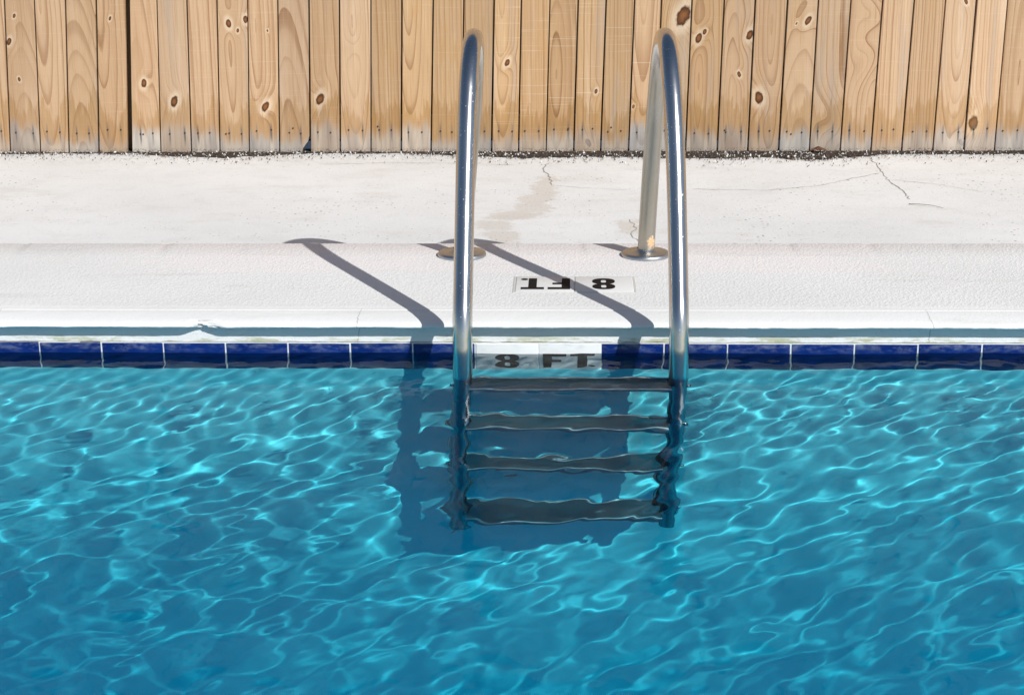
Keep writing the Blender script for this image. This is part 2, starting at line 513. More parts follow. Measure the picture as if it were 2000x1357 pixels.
def mat_steel(name='stainless_steel', base=(0.60, 0.595, 0.575), rough=0.17, rust=False):
    k = NT(name)
    co = k.objco()
    n1 = k.noise(co, 9, 4, 0.6)
    fine = k.noise(k.vmt('MULTIPLY', co, (240, 240, 60)), 1.0, 3, 0.6)
    c = k.mix(k.smooth(n1, 0.35, 0.75, 0, 0.45), base, tuple(x * 0.8 for x in base))
    r = k.mth('ADD', rough, k.mth('ADD', k.mth('MULTIPLY', k.smooth(n1, 0.4, 0.8), 0.08), k.mth('MULTIPLY', k.smooth(fine, 0.66, 0.74), 0.22)))
    spots = k.voro(k.vmt('MULTIPLY', k.vmt('ADD', co, k.vmt('MULTIPLY', k.comb(n1, n1, n1), (0.05, 0.05, 0.05))), (1, 1, 0.7)), 170)
    sp_ = k.n('ShaderNodeSeparateColor')
    k.t.links.new(spots.outputs['Color'], sp_.inputs[0])
    sm_ = k.mth('LESS_THAN', spots.outputs['Distance'], k.lin(sp_.outputs[0], 0.86, 1.0, 0.0, 0.26))
    r = k.mth('ADD', r, k.mth('MULTIPLY', sm_, 0.35))
    metal = 1.0
    if rust:
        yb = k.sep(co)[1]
        sub_shade = k.smooth(k.sep(co)[2], -0.10, -0.125)
        c = k.mix(sub_shade, c, (0.17, 0.20, 0.245))  # dim underwater reflections put into the colour: steel darker below the waterline
        r = k.mth('ADD', r, k.mth('MULTIPLY', sub_shade, 0.06))
        tar = k.mth('MULTIPLY', k.smooth(yb, 0.40, 0.54), k.smooth(k.noise(k.vmt('MULTIPLY', co, (30, 30, 5)), 1.0, 3, 0.6), 0.2, 0.6, 0.6, 1.0))
        c = k.mix(tar, c, (0.45, 0.415, 0.345))
        r = k.mth('ADD', r, k.mth('MULTIPLY', tar, 0.14))
        xyz = k.sep(co)
        g = k.n('ShaderNodeNewGeometry')
        dx = k.mth('DIVIDE', k.mth('SUBTRACT', xyz[0], 0.222), 0.011)
        dz = k.mth('DIVIDE', k.mth('SUBTRACT', xyz[2], 0.042), 0.018)
        dd = k.mth('SQRT', k.mth('ADD', k.mth('MULTIPLY', dx, dx), k.mth('MULTIPLY', dz, dz)))
        dd = k.mth('ADD', dd, k.mth('MULTIPLY', k.mth('SUBTRACT', k.noise(co, 190, 3, 0.65), 0.5), 2.6))
        m_ = k.mth('MULTIPLY', k.smooth(dd, 0.75, 1.0, 1, 0), k.smooth(xyz[1], 0.55, 0.56))
        c = k.mix(m_, c, k.mix(k.noise(co, 260, 2, 0.5), (0.55, 0.22, 0.05), (0.85, 0.72, 0.5)))
        metal = k.mth('SUBTRACT', 1.0, m_)
        r = k.mth('ADD', r, k.mth('MULTIPLY', m_, 0.6))
    k.bump(k.mth('ADD', k.mth('MULTIPLY', fine, 0.4), n1), 0.03, 0.002)
    return k.fin(c, r, metal)


def mat_tile(name, ca, cb, rough=0.07):
    k = NT(name)
    co = k.objco()
    n1 = k.noise(k.vmt('MULTIPLY', k.n('ShaderNodeNewGeometry').outputs['Position'], (9, 9, 22)), 1.0, 4, 0.6)
    inf = k.n('ShaderNodeObjectInfo')
    c = k.mix(k.smooth(n1, 0.3, 0.7), ca, cb)
    c = k.mix(k.lin(inf.outputs['Random'], 0, 1, 0, 0.45), c, ca)
    # lime film at the upper rim
    z = k.sep(co)[2]
    wco = k.n('ShaderNodeNewGeometry').outputs['Position']
    film = k.mth('MULTIPLY', k.smooth(z, 0.045, 0.074), k.smooth(k.noise(k.vmt('MULTIPLY', wco, (25, 25, 60)), 1.0, 4, 0.7), 0.42, 0.75, 0, 0.35))
    c = k.mix(film, c, (0.4, 0.45, 0.5))
    k.bump(k.noise(co, 26, 2, 0.5), 0.05, 0.004)
    return k.fin(c, k.lin(n1, 0.2, 0.8, rough, rough + 0.12))


def mat_plaster():
    k = NT('pool_plaster')
    co = k.objco()
    n1 = k.noise(co, 2.2, 5, 0.6)
    n2 = k.noise(co, 16, 4, 0.65)
    c = k.mix(k.smooth(n1, 0.3, 0.7), (0.18, 0.84, 0.955), (0.22, 0.87, 0.97))
    c = k.mix(k.smooth(n2, 0.55, 0.8, 0, 0.25), c, (0.14, 0.74, 0.88))
    k.bump(n2, 0.15, 0.01)
    return k.fin(c, 0.8, spec=0.2)


def mat_water():
    k = NT('pool_water')
    k.t.nodes.remove(k.bsdf)
    rf = k.n('ShaderNodeBsdfRefraction')
    rf.inputs['Roughness'].default_value = 0.0
    rf.inputs['IOR'].default_value = 1.333
    rf.inputs['Color'].default_value = (0.95, 1.0, 1.0, 1)
    gl = k.n('ShaderNodeBsdfGlossy')
    gl.inputs['Roughness'].default_value = 0.0
    gl.inputs['Color'].default_value = (1, 1, 1, 1)
    fr = k.n('ShaderNodeFresnel')
    fr.inputs['IOR'].default_value = 1.333
    co = k.objco()
    bp = k.n('ShaderNodeBump')
    bp.inputs['Strength'].default_value = 1.0
    bp.inputs['Distance'].default_value = 0.0018
    rt = k.n('ShaderNodeVectorRotate', rotation_type='Z_AXIS')
    k.put(rt.inputs['Vector'], co)
    rt.inputs['Angle'].default_value = R_(-52)
    h1 = k.noise(k.vmt('MULTIPLY', rt.outputs[0], (0.60, 1.25, 1)), 11, 1, 0.4, 0.3)
    k.put(bp.inputs['Height'], h1)
    k.t.links.new(bp.outputs[0], rf.inputs['Normal'])
    k.t.links.new(bp.outputs[0], gl.inputs['Normal'])
    mx = k.n('ShaderNodeMixShader')
    k.put(mx.inputs[0], k.mth('MULTIPLY', fr.outputs[0], REFLECT))
    k.t.links.new(rf.outputs[0], mx.inputs[1])
    k.t.links.new(gl.outputs[0], mx.inputs[2])
    k.t.links.new(mx.outputs[0], k.out.inputs['Surface'])
    va = k.n('ShaderNodeVolumeAbsorption')
    va.inputs['Color'].default_value = ABSORB
    g = k.n('ShaderNodeNewGeometry')
    z = k.sep(g.outputs['Position'])[2]
    k.put(va.inputs['Density'], k.mth('MULTIPLY', k.mth('LESS_THAN', z, WATER_Z + 0.006), ABS_DENS))
    k.t.links.new(va.outputs[0], k.out.inputs['Volume'])
    return k.m


REFLECT = 0.25
ABSORB = (0.27, 0.953, 0.993, 1)
ABS_DENS = 0.8

M_far = mat_concrete_far()
M_cop = mat_coping()
M_wood = mat_wood()
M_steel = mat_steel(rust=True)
M_steel2 = mat_steel('flange_steel', (0.46, 0.485, 0.51), 0.36)
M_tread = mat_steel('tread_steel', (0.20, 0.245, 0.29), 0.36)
M_blue = mat_tile('cobalt_glazed_tile', (0.002, 0.014, 0.115), (0.004, 0.026, 0.17))
M_white = mat_tile('white_glazed_tile', (0.74, 0.75, 0.73), (0.80, 0.80, 0.78))
M_white_worn = mat_tile('worn_white_tile', (0.69, 0.69, 0.67), (0.77, 0.765, 0.745), 0.5)
M_black = NT('black_glaze').fin((0.012, 0.011, 0.011), 0.75, spec=0.1)
M_plaster = mat_plaster()
M_soil = NT('dark_soil')
_co = M_soil.objco()
M_soil.bump(M_soil.noise(_co, 60, 5, 0.7), 0.8, 0.01)
M_soil = M_soil.fin(M_soil.ramp(M_soil.noise(_co, 120, 4, 0.7), [(0.35, (0.028, 0.022, 0.018)), (0.65, (0.105, 0.085, 0.07))]), 1.0, spec=0.05)
M_ground = NT('back_ground').fin((0.030, 0.026, 0.019), 1.0, spec=0.0)
M_grout = NT('grout')
_co = M_grout.objco()
M_grout = M_grout.fin(M_grout.ramp(M_grout.noise(_co, 60, 4, 0.7), [(0.3, (0.60, 0.62, 0.62)), (0.7, (0.80, 0.81, 0.80))]), 0.85)
M_deckgrout = flat('dark_joint', (0.56, 0.54, 0.50), 0.9)
M_nail = flat('rusty_nail_head', (0.06, 0.05, 0.045), 0.55, 0.6)
M_rubber = flat('black_rubber', (0.025, 0.025, 0.028), 0.6)
M_crack = flat('crack_shadow_dirt', (0.34, 0.315, 0.28), 0.95)

# ------------------------------------------------------------------ the setting: ground, decks, pool shell
POOL_X0, POOL_X1, POOL_Y0 = -7.0, 7.0, -3.95
POOL_FLOOR = -2.42


def sheet_with_hole(name, z, mat, x0, x1, y0, y1, hx0, hx1, hy0, hy1):
    """one flat sheet with a rectangular opening"""
    xs, ys = (x0, hx0, hx1, x1), (y0, hy0, hy1, y1)
    bm = bmesh.new()
    g = [[bm.verts.new((x, y, z)) for x in xs] for y in ys]
    for j in range(3):
        for i in range(3):
            if i == 1 and j == 1:
                continue
            bm.faces.new((g[j][i], g[j][i + 1], g[j + 1][i + 1], g[j + 1][i]))
    return from_bm(name, bm, mat)


ground = setting(sheet_with_hole('ground', -0.10, M_ground, -600, 600, -600, 600,
                                 POOL_X0 - 0.15, POOL_X1 + 0.15, POOL_Y0 - 0.15, 0.2))

# slab behind the coping joint
bm = bmesh.new()
add_box(bm, (-14, Y_JOINT + 0.004, -0.14), (14, Y_FENCE + 0.25, FAR_Z))
deck = setting(from_bm('deck', bm, M_far))
# slabs on the other three sides of the pool
near_deck = setting(box_ob('near_deck', (-14, POOL_Y0 - 6, -0.16), (14, POOL_Y0 - 0.02, -0.002), M_far))
for nm, xa, xb in (('side_deck', -14, POOL_X0 - 0.02), ('side_deck', POOL_X1 + 0.02, 14)):
    setting(box_ob(nm, (xa, POOL_Y0 - 0.018, -0.16), (xb, 0.15, -0.002), M_far))

# coping slab: bullnose profile swept along x, hand-trowelled, with one chip in the lip
prof = [(Y_JOINT, -0.16), (Y_JOINT, -0.006), (Y_JOINT - 0.002, -0.002), (Y_JOINT - 0.006, 0.0), (0.60, 0.0), (0.40, 0.0),
        (0.20, 0.0), (0.075, 0.0), (0.0590, 0.0), (0.0575, -0.0016), (0.045, -0.0018), (0.030, -0.0026), (0.015, -0.0040), (0.0, -0.0056),
        (-0.012, -0.0075), (-0.022, -0.0100), (-0.028, -0.0125), (-0.0315, -0.0152), (-0.0328, -0.0180),
        (-0.0318, -0.0206), (-0.0285, -0.0228), (-0.023, -0.0244), (-0.012, -0.0258), (0.0005, -0.0268), (0.0012, -0.040), (0.0008, -0.055),
        (0.001, -0.0655), (0.012, -0.067), (0.05, -0.16)]
xs = list(np.arange(-14, -3.2, 0.2)) + list(np.arange(-3.2, 3.2, 0.0125)) + list(np.arange(3.2, 14.01, 0.2))
from mathutils import noise as mnoise
bm = bmesh.new()
rows = []
for x in xs:
    row = []
    for i, (yy, zz) in enumerate(prof):
        y2, z2 = yy, zz
        if 10 <= i <= 25:
            w = 1.0 if 15 <= i <= 20 else 0.5
            y2 += mnoise.noise((x * 9, i * 0.35, 3.1)) * 0.0012 * w + mnoise.noise((x * 45, i * 0.6, 9.1)) * 0.0006 * w
            z2 += mnoise.noise((x * 2.1, 0.2, 5.1)) * 0.0012 * w + mnoise.noise((x * 60, i * 0.7, 1.1)) * 0.0006 * w
        if 15 <= i <= 22:
            jag = 0.6 + 0.8 * abs(mnoise.noise((x * 70, i * 0.9, 4.4)))
            g = math.exp(-((x + 0.905) / 0.019) ** 2) * jag
            y2 += 0.026 * g * (1.0 - abs(i - 18.5) / 7)
            g2 = math.exp(-((x + 0.875) / 0.022) ** 2) * jag
            y2 += 0.014 * g2 * (1.0 - abs(i - 17.5) / 7)
        if i in (26, 27):
            z2 += mnoise.noise((x * 30, 1.0, 2.0)) * 0.0016
        if i in (1, 2, 3):
            ch = max(0.0, mnoise.noise((x * 22, 4.0, 8.0)) - 0.25)
            y2 -= ch * 0.02
            z2 -= ch * 0.006 * (1 if i < 3 else 0.3)
        row.append(bm.verts.new((x, y2, z2)))
    rows.append(row)
for a, b in zip(rows, rows[1:]):
    for i in range(len(prof) - 1):
        bm.faces.new((a[i], a[i + 1], b[i + 1], b[i]))
coping = setting(from_bm('coping', bm, M_cop, smooth=True))
sharp(coping, 40)

# pool shell
pool_wall = setting(box_ob('pool_wall', (POOL_X0, -0.0036, -2.6), (POOL_X1, 0.25, -0.0678), M_grout, wet=True))
plaster_wall = setting(box_ob('plaster_wall', (POOL_X0, -0.0046, -2.6), (POOL_X1, -0.0030, -0.2215), M_plaster, wet=True))
setting(box_ob('pool_floor', (POOL_X0 - 0.1, POOL_Y0 - 0.1, -2.75), (POOL_X1 + 0.1, 0.1, POOL_FLOOR), M_plaster, wet=True))
setting(box_ob('pool_side_wall', (POOL_X0 - 0.14, POOL_Y0 - 0.14, -2.6), (POOL_X0 - 0.001, 0.2, -0.02), M_plaster, wet=True))
setting(box_ob('pool_side_wall', (POOL_X1 + 0.001, POOL_Y0 - 0.14, -2.6), (POOL_X1 + 0.14, 0.2, -0.02), M_plaster, wet=True))
setting(box_ob('pool_end_wall', (POOL_X0, POOL_Y0 - 0.14, -2.6), (POOL_X1, POOL_Y0 - 0.001, -0.02), M_plaster, wet=True))

# waterline tiles, each one a piece of the wall
TW, TX0 = 0.15426, -1.3120
TILE_TOP, TILE_H = -0.0682, 0.1515


def tile_mesh(name, w, h, t, mat):
    bm = bmesh.new()
    add_box(bm, (-w / 2, -t / 2, -h / 2), (w / 2, t / 2, h / 2))
    bmesh.ops.bevel(bm, geom=bm.edges[:], offset=0.0022, segments=2, affect='EDGES', profile=0.6)
    bmesh.ops.recalc_face_normals(bm, faces=bm.faces)
    me = bpy.data.meshes.new(name)
    bm.to_mesh(me)
    bm.free()
    me.polygons.foreach_set('use_smooth', [True] * len(me.polygons))
    me.materials.append(mat)
    return me


blue_me = tile_mesh('tile', TW - 0.0030, TILE_H, 0.009, M_blue)
white_me = tile_mesh('depth_tile', TW - 0.0022, TILE_H, 0.009, M_white)
depth_tiles = []
for kx in range(-14, 33):
    x = TX0 + (kx + 0.5) * TW
    white = kx in (7, 8)
    o = mesh_ob('depth_tile' if white else 'tile', white_me if white else blue_me, None, pool_wall,
                loc=(x + rnd.uniform(-.0003, .0003), -0.0005 + rnd.uniform(-.0006, .0006), TILE_TOP - TILE_H / 2 + rnd.uniform(-.0007, .0005)),
                rot=(rnd.uniform(-.008, .008), rnd.uniform(-.004, .004), rnd.uniform(-.006, .006)), wet=True)
    if white:
        depth_tiles.append(o)

# numerals: filled outlines turned into thin meshes


def glyph_mesh(name, loops, th=0.0006):
    cu = bpy.data.curves.new(name + '_outline', 'CURVE')
    cu.dimensions = '2D'
    cu.fill_mode = 'BOTH'
    cu.extrude = th
    for lp in loops:
        s = cu.splines.new('POLY')
        s.points.add(len(lp) - 1)
        for p, (x, y) in zip(s.points, lp):
            p.co = (x, y, 0, 1)
        s.use_cyclic_u = True
    o = bpy.data.objects.new(name + '_tmp', cu)
    COL.objects.link(o)
    dg = bpy.context.evaluated_depsgraph_get()
    me = bpy.data.meshes.new_from_object(o.evaluated_get(dg))
    bpy.data.objects.remove(o)
    me.name = name
    me.materials.clear()
    me.materials.append(M_black)
    return me


def eight_loops(w, h):
    n = 60
    right = []
    for i in range(n + 1):
        y = -h / 2 + h * i / n
        best = 0.0
        for cy, ry, rx in ((h * 0.245, h * 0.255, w * 0.5), (-h * 0.235, h * 0.265, w * 0.5)):
            t = abs((y - cy) / ry)
            if t < 1:
                best = max(best, rx * (1 - t ** 2.3) ** (1 / 2.3))
        right.append((max(best, 0.0006), y))
    outer = right + [(-x, y) for x, y in reversed(right)]

    def hole(cy, hw, hh):
        return [(math.copysign(abs(math.cos(a)) ** 0.5, math.cos(a)) * hw, cy + math.copysign(abs(math.sin(a)) ** 0.5, math.sin(a)) * hh)
                for a in (2 * math.pi * j / 24 for j in range(24))]
    return [outer, hole(h * 0.235, w * 0.115, h * 0.12), hole(-h * 0.225, w * 0.115, h * 0.12)]


LH = 0.109
eight_me = glyph_mesh('numeral', eight_loops(0.059, LH))
fw, st, bt = 0.0575, 0.0215, 0.0190
F_me = glyph_mesh('letter', [[(-fw / 2, -LH / 2), (-fw / 2 + st, -LH / 2), (-fw / 2 + st, -0.010), (fw / 2 - 0.012, -0.010), (fw / 2 - 0.012, -0.010 + bt - 0.003),
                              (-fw / 2 + st, -0.010 + bt - 0.003), (-fw / 2 + st, LH / 2 - bt), (fw / 2, LH / 2 - bt), (fw / 2, LH / 2), (-fw / 2, LH / 2)]])
T_me = glyph_mesh('letter', [[(-st / 2, -LH / 2), (st / 2, -LH / 2), (st / 2, LH / 2 - bt), (0.030, LH / 2 - bt), (0.030, LH / 2), (-0.030, LH / 2), (-0.030, LH / 2 - bt), (-st / 2, LH / 2 - bt)]])
dot_me = glyph_mesh('period', [[(0.0092 * math.cos(a), 0.0085 * math.sin(a)) for a in (2 * math.pi * j / 24 for j in range(24))]])


def letters(t8, tft, y, up=True):
    """up: glyph plane = xz facing -y; else lying on the deck, facing the other side"""
    rot = (R_(90), 0, 0) if up else (0, 0, R_(180))
    sgn = 1 if up else -1

    def put(name, me, tile, x, h):
        loc = (x, y, h) if up else (-x, -h, y)
        mesh_ob(name, me, None, tile, loc=loc, rot=rot, wet=up)
    dz = -0.005 if up else 0.0
    put('numeral', eight_me, t8, 0.001, dz)
    put('letter', F_me, tft, -0.037, dz)
    put('letter', T_me, tft, 0.0315, dz)
    put('period', dot_me, tft, 0.0535, dz - LH / 2 + 0.0095)


letters(depth_tiles[0], depth_tiles[1], -0.0050)

# the same depth marker set into the coping slab, read from the pool's other side
dw, dd = 0.1528, 0.1515
top_me = tile_mesh('depth_tile', dw - 0.002, 0.009, dd, M_white_worn)
deck_tiles = []
for i in range(2):
    o = mesh_ob('depth_tile', top_me.copy(), None, coping, loc=(-0.143 + (i + 0.5) * 0.1540, 0.225 + dd / 2, -0.0022), rot=(R_(0), 0, R_(0)))
    deck_tiles.append(o)
box_ob('tile_bed', (-0.1475, 0.2205, -0.01), (0.1695, 0.381, 0.0011), M_deckgrout, coping)


letters(deck_tiles[1], deck_tiles[0], 0.00465, up=False)

# thin cracks in the slabs


def strip(name, pts, w, z, parent, jitter=0.006, seed=1):
    r = random.Random(seed)
    P = []
    for (a, b) in zip(pts, pts[1:]):
        n = max(2, int(math.hypot(b[0] - a[0], b[1] - a[1]) / 0.02))
        for i in range(n):
            t = i / n
            P.append((a[0] + (b[0] - a[0]) * t + r.uniform(-jitter, jitter), a[1] + (b[1] - a[1]) * t + r.uniform(-jitter, jitter)))
    P.append(pts[-1])
    bm = bmesh.new()
    prev = None
    for i, p in enumerate(P):
        q0, q1 = P[max(i - 1, 0)], P[min(i + 1, len(P) - 1)]
        dx, dy = q1[0] - q0[0], q1[1] - q0[1]
        L = math.hypot(dx, dy) or 1
        ww = w * r.uniform(0.35, 1.0) * (0.3 if i in (0, len(P) - 1) else 1)
        a = bm.verts.new((p[0] - dy / L * ww / 2, p[1] + dx / L * ww / 2, z))
        b = bm.verts.new((p[0] + dy / L * ww / 2, p[1] - dx / L * ww / 2, z))
        if prev:
            bm.faces.new((prev[0], prev[1], b, a))
        prev = (a, b)
    return from_bm(name, bm, M_crack, parent)


cz = FAR_Z + 0.0012
for i, (pts, w) in enumerate((
        ([(1.1291, 2.4884), (1.126, 2.2699), (1.1219, 2.0659), (1.1396, 1.89), (1.1437, 1.7391)], 0.0045),
        ([(1.1187, 2.1949), (0.972, 2.0659), (0.869, 1.9691), (0.6827, 1.8921), (0.4194, 1.9098)], 0.004),
        ([(1.1344, 2.0659), (1.2821, 1.993), (1.4112, 1.8546)], 0.003),
        ([(-0.0801, 2.3958), (-0.1009, 2.2594), (-0.076, 2.1366), (-0.0645, 1.9826)], 0.006),
        ([(-0.0645, 1.9826), (0.0624, 1.9295), (0.2081, 1.8983)], 0.003),
        ([(-0.9366, 2.3666), (-0.793, 2.3812), (-0.6796, 2.3999), (-0.4288, 2.3791), (-0.2081, 2.3458)], 0.004),
        ([(0.1925, 1.4404), (0.2081, 1.3155), (0.1873, 1.2323), (0.2081, 1.1386)], 0.004))):
    strip('crack', pts, w, cz, deck, seed=i + 3)

# ------------------------------------------------------------------ water
def axis(a, b, f0, f1, h, H):
    out = list(np.linspace(f0, f1, int(round((f1 - f0) / h)) + 1))
    s = h
    while out[-1] < b:
        s = min(s * 1.15, H)
        out.append(out[-1] + s)
    s = h
    while out[0] > a:
        s = min(s * 1.15, H)
        out.insert(0, out[0] - s)
    return np.array(out)


WX = axis(POOL_X0 - 0.04, POOL_X1 + 0.04, -1.9, 2.7, 0.0055, 0.2)
WY = axis(POOL_Y0 - 0.04, 0.020, -2.5, 0.020, 0.0055, 0.2)
WY = WY[WY <= 0.0205]
gx, gy = np.meshgrid(WX, WY)
gz = np.zeros_like(gx)
rng = np.random.default_rng(7)
WAVES = [  # count, wavelength range, rms slope, main direction (deg), spread, where it is strong
    (40, (0.036, 0.066), 0.028, 138, 1.2, 2),
    (46, (0.060, 0.115), 0.0175, 140, 1.25, 1),
    (34, (0.11, 0.28), 0.0135, 135, 1.15, 0),
    (10, (0.5, 1.1), 0.012, 115, 0.6, 0),
]
hs = np.gradient(WX)[None, :] * np.ones_like(gx)
hs = np.maximum(hs, np.abs(np.gradient(WY))[:, None])
# ripples vary in strength over the pool
calm = 1.0 + 0.35 * np.sin(gx * 1.7 + 0.6 * gy + 0.5) * np.sin(gy * 2.3 - gx * 0.8 + 1.0)
ZONE = (np.ones_like(gx), 0.54 + 0.46 / (1 + np.exp((-gy - 0.75) / 0.12)), 0.10 + 0.90 / (1 + np.exp((-gy - 0.33) / 0.06)))
for cnt, (l0, l1), slope, main, spread, zone in WAVES:
    for i in range(cnt):
        lam = l0 * (l1 / l0) ** rng.random()
        kk = 2 * np.pi / lam
        th = math.radians(main) + rng.normal() * spread
        am = slope * math.sqrt(2.0 / cnt) * rng.uniform(0.6, 1.3) / kk
        fade = np.clip(lam / (3.5 * hs) - 0.4, 0, 1)
        ph = kk * (gx * np.cos(th) + gy * np.sin(th)) + rng.random() * 6.283
        wb = 0.6 * np.sin(gx * rng.uniform(-2, 2) + gy * rng.uniform(-2, 2) + rng.random() * 6.283)
        gz += am * np.sin(ph + wb) * fade * calm * ZONE[zone]
gz += WATER_Z
nx, ny = len(WX), len(WY)
top = np.stack([gx, gy, gz], -1).reshape(-1, 3)
zb = POOL_FLOOR - 0.05
bot = np.array([(WX[0], WY[0], zb), (WX[-1], WY[0], zb), (WX[-1], WY[-1], zb), (WX[0], WY[-1], zb)])
idx = np.arange(nx * ny).reshape(ny, nx)
quads = np.stack([idx[:-1, :-1], idx[:-1, 1:], idx[1:, 1:], idx[1:, :-1]], -1).reshape(-1, 4)
b0 = nx * ny
extra = [[b0, b0 + 3, b0 + 2, b0 + 1], [*idx[0, ::-1], b0, b0 + 1], [*idx[::-1, -1], b0 + 1, b0 + 2],
         [*idx[-1, :], b0 + 2, b0 + 3], [*idx[:, 0], b0 + 3, b0]]
loops = quads.ravel().astype(np.int32)
starts = np.arange(0, len(loops), 4, dtype=np.int32)
for e in extra:
    starts = np.append(starts, np.int32(len(loops)))
    loops = np.concatenate([loops, np.array(e, dtype=np.int32)])
wme = bpy.data.meshes.new('water')
pts = np.concatenate([top, bot]).astype(np.float32)
wme.vertices.add(len(pts))
wme.vertices.foreach_set('co', pts.ravel())
wme.loops.add(len(loops))
wme.loops.foreach_set('vertex_index', loops)
wme.polygons.add(len(starts))
wme.polygons.foreach_set('loop_start', starts)
smf = np.ones(len(starts), dtype=bool)
smf[-5:] = False
wme.polygons.foreach_set('use_smooth', smf)
wme.update()
wme.validate()
water = setting(mesh_ob('water', wme, mat_water()))
water.cycles.is_caustics_caster = True

# ------------------------------------------------------------------ fence: every picket is a part of its own
fence = bpy.data.objects.new('picket_fence', None)
COL.objects.link(fence)
fence.location = (0, Y_FENCE, FAR_Z)
tag(fence, 'tall fence of upright natural wood pickets standing along the back of the white deck', 'fence')
GAPS = [(-2.1747, 0.0487), (-2.0565, 0.0428), (-1.9452, 0.0549), (-1.8288, 0.055), (-1.7056, 0.0515), (-1.5865, 0.0381), (-1.4676, 0.0281), (-1.3558, 0.0334), (-1.2419, 0.0384), (-1.1235, 0.032), (-1.0041, 0.0304), (-0.8887, 0.0288), (-0.7696, 0.0288), (-0.6526, 0.0289), (-0.5376, 0.0341), (-0.4189, 0.029), (-0.3042, 0.0275), (-0.1995, 0.0248), (-0.0939, 0.027), (0.0116, 0.0275), (0.1159, 0.0297), (0.2222, 0.0286), (0.3264, 0.0241), (0.4403, 0.0226), (0.5619, 0.0208), (0.6795, 0.0191), (0.7969, 0.0241), (0.9142, 0.0191), (1.0314, 0.0257), (1.1484, 0.0274), (1.2654, 0.0274), (1.3831, 0.024), (1.5008, 0.019), (1.6173, 0.0174)]
FIRST = 66
GAPS = [(-2.1747 - 0.1176 * i, 0.045) for i in range(FIRST, 0, -1)] + GAPS + [(1.6173 + 0.1176 * i, 0.018) for i in range(1, 64)]
KNOTS = [(-2.1416, 0.3464, 0.0099), (-2.115, 0.2016, 0.0062), (-2.1133, 0.443, 0.0059), (-1.6345, 0.1845, 0.0118), (-1.5221, 0.1152, 0.0157), (-1.2963, 0.4109, 0.0118), (-1.231, 0.426, 0.0099), (-1.2626, 0.3838, 0.0059), (-1.2834, 0.1364, 0.0099), (-1.1492, 0.3834, 0.004), (-1.1709, 0.0946, 0.0148), (-0.9583, 0.1237, 0.0167), (-0.8277, 0.3185, -0.0118), (-0.2401, 0.2604, 0.0104), (0.0968, 0.1504, 0.0069), (0.2398, 0.0913, 0.0059), (0.422, 0.4328, 0.0276), (0.4814, 0.3504, 0.0137), (0.504, 0.3733, 0.0079), (0.6734, 0.3612, 0.0137), (0.6374, 0.2131, 0.0079), (0.7157, 0.1253, 0.0177), (0.8901, 0.4139, 0.0118), (0.8466, 0.4026, 0.004), (1.13, 0.4319, -0.0197), (1.1156, 0.2599, -0.0197), (1.4732, 0.4816, 0.0079), (1.5301, 0.0255, 0.0206), (0.9862, 0.0561, -0.0236), (1.4886, -0.0492, 0.0099), (-1.7471, 0.4319, 0.0059), (0.0685, -0.0466, 0.0114)]
H_FENCE = 2.42
nail_bm = bmesh.new()
bmesh.ops.create_cone(nail_bm, cap_ends=True, segments=10, radius1=0.0034, radius2=0.0030, depth=0.003)
bmesh.ops.rotate(nail_bm, verts=nail_bm.verts[:], cent=(0, 0, 0), matrix=Matrix.Rotation(R_(90), 3, 'X'))
nail_me = bpy.data.meshes.new('nail')
nail_bm.to_mesh(nail_me)
nail_bm.free()
nail_me.materials.append(M_nail)
prn = random.Random(5)
PT = 0.017
